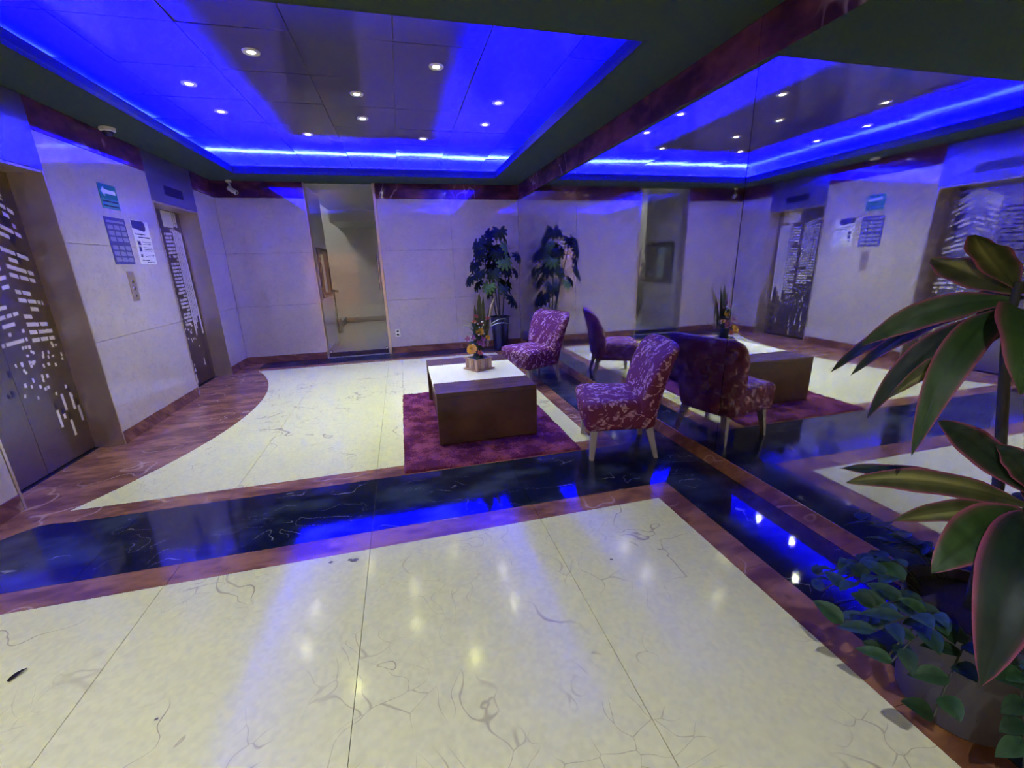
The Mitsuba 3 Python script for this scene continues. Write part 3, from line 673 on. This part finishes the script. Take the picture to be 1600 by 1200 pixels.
CL = [  # base, tip, width, lift, normal, colour, streak
 (b1, (-.678, -6.69, 1.205), .090, (-.02, .01, .075), (-.35, -.75, .6), MG, None),
 (b1, (-.575, -6.53, 1.07), .075, (-.02, .03, .11), (-.2, -.6, .8), DG, None),
 (b1, (-.600, -6.62, 1.08), .06, (-.03, .02, .09), (-.3, -.5, .8), DG, None),
 (b1 - (0, 0, .05), (-.715, -6.78, .985), .075, (-.06, .02, .13), (-.5, -.5, .7), DG, None),
 (b1 - (0, 0, .09), (-.721, -6.83, 1.07), .05, (-.03, .0, .04), (-.4, -.6, .7), OL, YG),
 (b1 - (0, 0, .04), (-.800, -6.97, .955), .088, (-.12, -.02, .20), (-.75, -.5, .5), MG, None),
 (b1 - (0, 0, .02), (-.735, -7.11, 1.165), .16, (-.08, -.08, .11), (-.6, -.75, .45), MG, None),
 (b1 + (0, 0, .02), (-.47, -6.70, 1.475), .095, (-.03, .03, .02), (-.5, -.85, .35), OL, YG),
 (b1 + (0, 0, .03), (-.385, -6.75, 1.545), .12, (-.02, .03, .04), (-.4, -.9, .2), OL, YG),
 (b1 + (0, 0, .02), (-.26, -6.98, 1.48), .10, (.02, -.05, .06), (-.3, -.9, .3), DG, None),
 (b1, (-.20, -6.72, 1.25), .09, (.03, .03, .10), (0, -.3, .95), DG, None),
 (b1, (-.16, -7.05, 1.28), .09, (.03, -.03, .08), (0, -.3, .95), DG, None),
 (b1 - (0, 0, .03), (-.30, -7.20, 1.08), .10, (.01, -.06, .12), (-.2, -.7, .7), MG, None),
 (b2 + (0, 0, .04), (-.585, -6.89, 1.005), .095, (-.03, .02, .05), (-.55, -.8, .3), DG, None),
 (b2, (-.790, -6.81, .785), .085, (-.02, .02, .075), (-.35, -.55, .75), OL, YG),
 (b2, (-.671, -6.70, .765), .07, (-.02, .03, .05), (-.3, -.5, .8), DG, None),
 (b2 - (0, 0, .02), (-.779, -6.95, .73), .065, (-.03, .0, .05), (-.35, -.55, .75), OL, YG),
 (b2 - (0, 0, .03), (-.800, -7.08, .655), .13, (-.06, -.02, .11), (-.55, -.55, .7), MG, None),
 (b2 - (0, 0, .03), (-.82, -7.24, .45), .15, (-.12, -.05, .24), (-.8, -.5, .4), DG, None),
 (b2 + (0, 0, .05), (-.50, -6.99, .955), .075, (-.02, -.01, .04), (-.5, -.8, .3), DG, None),
 (b2, (-.18, -6.88, .80), .09, (.03, .02, .10), (0, -.3, .95), DG, None),
 (b2, (-.15, -7.15, .72), .09, (.03, -.02, .10), (0, -.3, .95), DG, None),
 (b2 + (0, 0, .03), (-.40, -7.30, .80), .09, (.0, -.06, .12), (-.1, -.6, .8), DG, None),
]
for i, (b, t, w, l, nr, c, st) in enumerate(CL):
    leaf(k, 'leaf', LEAF, b, t, w, l, nr, fold=.22, curl=.12, n=18, m=5, col=c, edge=PK, streak=st, seed=i, wave=.004)
# trailing vine planted in the same pot
rg = random.Random(8)
for i in range(22):
    a = math.radians(rg.uniform(60, 300)); d = np.array([math.cos(a), math.sin(a), 0])
    p0 = np.array([pc[0], pc[1], .385]) + d * .15; p1 = np.array([pc[0], pc[1], .45 + rg.uniform(0, .08)]) + d * .25
    ln_ = rg.uniform(.08, .30); p2 = p1 + d * ln_ * .8 + np.array([0, 0, -rg.uniform(.03, .30)])
    uu = np.linspace(0, 1, 9)[:, None]; P = (1 - uu) ** 2 * p0 + 2 * uu * (1 - uu) * p1 + uu ** 2 * p2
    vs = obj('vine_stem', tube(P, .0028, 5), STEM, k)
    for j in range(2, 9):
        sd = np.array([-d[1], d[0], 0]) * (1 if j % 2 else -1)
        tip = P[j] + (sd * .7 + d * .55 + np.array([0, 0, rg.uniform(-.5, .35)])) * rg.uniform(.065, .11)
        g = rg.uniform(.3, .85)
        leaf(vs, 'vine_leaf', LEAF, P[j], tip, rg.uniform(.036, .058), (0, 0, .012), tuple(np.array([0, 0, 1.0]) + .5 * d), fold=.25, n=7, m=2, col=(.022 * g, .06 * g, .02 * g), edge=(.03 * g, .07 * g, .03 * g), seed=i * 10 + j, peak=.42)

# ------------------------------------------------------------------ fan-leaf plant in the back corner
k = thing('fan_leaf_plant', 'tall dark green fan-leaf plant in a black pot in the back corner', 'plant')
fp = (-.49, -.42)
obj('pot', xf(lathe([(0, 0), (.115, 0), (.12, .01), (.165, .58), (.175, .585), (.175, .605), (.155, .605), (.15, .55), (0, .55)], 36), (fp[0], fp[1], .001)), POT, k, smooth=35)
obj('soil', xf(lathe([(0, .565), (.152, .56), (.152, .55), (0, .55)], 24), (fp[0], fp[1], 0)), SOIL, k, smooth=35)
canes = []
for dx, dy, tx, ty, tz_ in ((.0, .0, -.02, -.04, 1.95), (-.05, .02, -.28, -.08, 1.75), (.04, -.03, .17, -.02, 1.60), (-.02, -.05, -.15, -.12, 1.45)):
    A, Bq = np.array([fp[0] + dx, fp[1] + dy, .55]), np.array([fp[0] + tx, fp[1] + ty, tz_])
    canes.append((A, Bq)); obj('stem', tube([A, A * .6 + Bq * .4 + (0, 0, .08), Bq], [.012, .010, .006], 8), STEM, k, smooth=40)
def fan(c, nrm, down, R, seed, col):
    rg = np.random.RandomState(seed); nl = 9; na, nr = nl * 4 + 1, 6
    nrm = np.array(nrm, float); nrm /= np.linalg.norm(nrm); down = np.array(down, float); down -= nrm * (down @ nrm); down /= np.linalg.norm(down)
    sd = np.cross(nrm, down); th = np.linspace(-2.55, 2.55, na)
    V, C = [], []
    for i in range(nr + 1):
        q = i / nr
        lob = np.abs(np.cos(th * nl / (2 * 2.55) * math.pi / 1.0))
        r = R * q * (1 - .16 * (th / 2.55) ** 2) * (1 - (q ** 3) * .36 * (1 - lob ** .7)) 
        pl = .012 * q * (lob - .5) - (.55 + .2 * rg.rand()) * r ** 2 / R * (.35 + .65 * np.cos(th / 2) ** 2)
        V.append(np.array(c) + (np.cos(th) * r)[:, None] * down + (np.sin(th) * r)[:, None] * sd + pl[:, None] * nrm)
        C.append(np.array(col)[None] * (.75 + .5 * lob[:, None]) * np.ones((na, 1)))
    V, C = np.vstack(V), np.vstack(C); F = []
    for i in range(nr):
        for j in range(na - 1):
            a = i * na + j; F += [[a, a + 1, a + na], [a + 1, a + na + 1, a + na]]
    return trimesh.Trimesh(V, F, process=False), np.clip(C, 0, 1)
FL = [(-.87, -.62, 1.84), (-.62, -.45, 2.02), (-.47, -.55, 2.03), (-.36, -.42, 1.93), (-.36, -.50, 1.80), (-.86, -.68, 1.70), (-.73, -.66, 1.88), (-.53, -.29, 1.80), (-.18, -.58, 1.64), (-.42, -.62, 1.56), (-.58, -.25, 1.50), (-.36, -.55, 1.42), (-.17, -.40, 1.38), (-.92, -.49, 1.52), (-.98, -.42, 1.30), (-.87, -.64, 1.38), (-.86, -.40, 1.20), (-.71, -.62, 1.16), (-.43, -.60, 1.12), (-.28, -.50, .94), (-.20, -.42, .86),
      (-.55, -.18, 1.66), (-.30, -.22, 1.70), (-.70, -.20, 1.36), (-.62, -.55, 1.38), (-.60, -.18, 1.05), (-.30, -.20, 1.18), (-.55, -.62, 1.70)]
rg = random.Random(21)
for i, p in enumerate(FL):
    p = np.array(p); A, Bq = min(canes, key=lambda ab: min(np.linalg.norm(ab[0] + (ab[1] - ab[0]) * q - p) for q in np.linspace(.3, 1, 8)))
    q = min(np.linspace(.35, 1, 12), key=lambda q: np.linalg.norm(A + (Bq - A) * q - p + (0, 0, .10)))
    j0 = A + (Bq - A) * q
    out = p - np.array([fp[0], fp[1], p[2]]); out = out / (np.linalg.norm(out) + 1e-6)
    nrm = out * .9 + np.array([rg.uniform(-.3, .3), -.35 + rg.uniform(-.3, .3), .75]); dn = out * .6 + np.array([rg.uniform(-.2, .2), 0, -.8])
    g = rg.choice([.4, .5, .6, .7, .7, 1.6]) if i not in (4, 9, 17) else 2.4
    col = (.012 * g * (2.2 if g > 2 else 1), .022 * g * (2.6 if g > 2 else 1), .009 * g)
    m, c = fan(p, nrm, dn, rg.uniform(.14, .18), i, col)
    obj('leaf', m, FAN, k, smooth=True, color=c)
    obj('petiole', tube([j0, (j0 + p) / 2 + (0, 0, .04), p + out * .0], [.005, .004, .003], 6), STEM, k)

# ------------------------------------------------------------------ flower arrangement on the table
k = thing('flower_arrangement', 'flower arrangement with yellow blooms in a slatted wooden box on the table', 'flower arrangement')
fc = np.array([-1.445, -3.637]); ra = math.radians(29.6)
def fbx(lo, hi, b=.0015): return xf(bbox(lo, hi, b), (fc[0], fc[1], .4865), ra)
obj('box_base', fbx((-.113, -.113, 0), (.113, .113, .012)), PLANTER, k)
obj('box_rim', xf(slab(sbox(-.105, -.105, .105, .105).difference(sbox(-.085, -.085, .085, .085)), .108, .120), (fc[0], fc[1], .4865), ra), PLANTER, k)
for s in range(4):
    for j in range(4):
        a = -.092 + .0465 * j
        m = bbox((a, -.095, .012), (a + (.043 if j % 2 else .04), -.083 - .003 * (j % 2), .108), .001)
        obj('box_slat', xf(xf(m, (0, 0, 0), s * math.pi / 2), (fc[0], fc[1], .4865), ra), PLANTER2 if j % 2 else PLANTER, k)
obj('foam', fbx((-.082, -.082, .012), (.082, .082, .112)), M('foam_green', prin((.012, .03, .012), .9)), k)
c3 = np.array([fc[0], fc[1], .59])
rg = random.Random(5)
def petals(name, c, R, n, rings, col, tilt, seed):
    ms, cs = [], []; nz = np.array(tilt, float); nz /= np.linalg.norm(nz); ax = np.cross(nz, [0, 0, 1.0]) if abs(nz[2]) < .95 else np.array([1.0, 0, 0]); ax /= np.linalg.norm(ax); ay = np.cross(nz, ax)
    for r in range(rings):
        for i in range(n):
            a = 2 * math.pi * (i + .5 * r) / n; d = ax * math.cos(a) + ay * math.sin(a); rr = R * (1 - .28 * r)
            m, cc = blade(np.array(c) + nz * .004 * r, np.array(c) + d * rr + nz * (.012 + .012 * r), rr * .52, nz * .008, nz, fold=.1, n=6, m=1, col=np.array(col) * (1 - .1 * r), edge=np.array(col) * 1.05, seed=seed + i)
            ms.append(m); cs.append(cc)
    f = obj(name, cat(ms), PETAL, k, smooth=True, color=np.vstack(cs))
    return f
Y = (.72, .42, .02)
for i, (p, R, tl) in enumerate((((-1.515, -3.715, .70), .058, (-.3, -.75, .5)), ((-1.425, -3.675, .862), .048, (-.1, -.75, .6)), ((-1.36, -3.70, .80), .03, (.5, -.5, .6)))):
    f = petals('yellow_flower', p, R, 13, 3, Y, tl, i * 40)
    ce = trimesh.creation.icosphere(2, .011); ce.apply_translation(np.array(p) + np.array(tl) * .016); obj('flower_centre', ce, M('flower_centre', prin((.30, .15, .02), .8)), f, smooth=True)
    obj('flower_stem', tube([c3 + (0, 0, -.02), (np.array(p) + c3) / 2, p], .003, 6), STEM, k)
petals('coral_rose', (-1.445, -3.745, .665), .034, 6, 3, (.50, .16, .10), (.1, -.8, .5), 300)
for i, p in enumerate(((-1.40, -3.70, .79), (-1.50, -3.69, .81), (-1.41, -3.71, .74), (-1.54, -3.67, .80), (-1.45, -3.70, .76))):
    petals('purple_orchid', p, .036, 5, 1, (.30, .10, .25), (rg.uniform(-.5, .5), -.8, rg.uniform(0, .6)), 400 + i * 9)
for i, p in enumerate(((-1.45, -3.63, 1.00), (-1.33, -3.62, .975), (-1.40, -3.62, .93), (-1.47, -3.65, .95))):
    petals('red_flower', p, .032, 8, 2, (.26, .06, .05), (rg.uniform(-.3, .3), -.4, .8), 500 + i * 17)
    obj('flower_stem', tube([c3, (np.array(p) + c3) / 2 + (0, .01, 0), p], .003, 6), STEM, k)
for i, (b, t, w) in enumerate((((-1.41, -3.62, .72), (-1.40, -3.61, 1.24), .07), ((-1.39, -3.62, .72), (-1.36, -3.60, 1.20), .055), ((-1.43, -3.62, .7), (-1.45, -3.60, 1.12), .05), ((-1.37, -3.61, .7), (-1.30, -3.60, 1.10), .045))):
    leaf(k, 'tall_leaf', LEAF, b, t, w, (-.01, -.02, .0), (-.2, -1, .1), fold=.15, n=10, m=2, col=(.07, .10, .03), edge=(.12, .13, .05), seed=600 + i)
bd = [(-1.335, -3.60, .70), (-1.315, -3.60, .98), (-1.285, -3.60, 1.08), (-1.245, -3.60, 1.19)]
obj('pale_bud', tube(bd, [.004, .014, .017, .003], 10), M('bud', prin((.36, .33, .24), .6)), k, smooth=40)
for i, t in enumerate(((-1.08, -3.58, .90), (-1.12, -3.60, .96), (-1.62, -3.62, .90), (-1.60, -3.66, .98))):
    leaf(k, 'thin_leaf', LEAF, (-1.36 if i < 2 else -1.47, -3.62, .86), t, .014, (0, 0, .09), (0, -.3, 1), fold=.1, n=10, m=1, col=(.20, .24, .14), edge=(.22, .26, .16), seed=650 + i)
for i in range(34):
    a = rg.uniform(0, 2 * math.pi); h = rg.uniform(.60, .93); r0 = .05; r1 = rg.uniform(.08, .135) * (1.1 - .5 * (h - .6) / .33)
    b = c3 * (1, 1, 0) + np.array([math.cos(a) * r0, math.sin(a) * r0, h]); t = c3 * (1, 1, 0) + np.array([math.cos(a) * r1, math.sin(a) * r1, h + rg.uniform(-.02, .06)])
    g = rg.uniform(.6, 1.6); leaf(k, 'filler_leaf', LEAF, b, t, rg.uniform(.03, .05), (0, 0, .015), (0, 0, 1), fold=.2, n=6, m=1, col=(.02 * g, .05 * g, .018 * g), edge=(.03 * g, .06 * g, .02 * g), seed=700 + i)
obj('filler_stem', cat([tube([c3 + (0, 0, -.02), c3 + (.0, .0, .34)], [.05, .035], 10)]), M('filler', prin((.012, .026, .012), .9)), k)
for i in range(16):
    p = (-1.43 + rg.uniform(-.09, .12), -3.71 + rg.uniform(-.01, .03), rg.uniform(.64, .97)); ic = trimesh.creation.icosphere(1, .0075); ic.apply_translation(p)
    obj('white_berry', ic, WHITE, k, smooth=True)
# scrap of dry leaf on the floor
m, c = blade((-3.74, -6.03, .003), (-3.71, -5.98, .006), .018, (0, 0, .008), (0, 0, 1), n=6, m=1, col=(.012, .01, .008), edge=(.012, .01, .008))
obj('leaf_scrap', m, LEAF, smooth=True, color=c, label='small dark leaf scrap on the cream floor at the left', cat='debris')
# small chips and stains in the near cream slabs
for i, (x, y, r) in enumerate(((-2.627, -5.652, .012), (-2.505, -5.672, .022), (-2.53, -5.66, .012), (-1.20, -6.05, .010), (-3.10, -6.35, .007))):
    pts = [(x + r * (.7 + .5 * rg.random()) * math.cos(t), y + .7 * r * (.7 + .5 * rg.random()) * math.sin(t)) for t in np.linspace(0, 2 * math.pi, 9)[:-1]]
    obj('chip', slab(Polygon(pts), .0001, .0006), GROUT, 'floor')
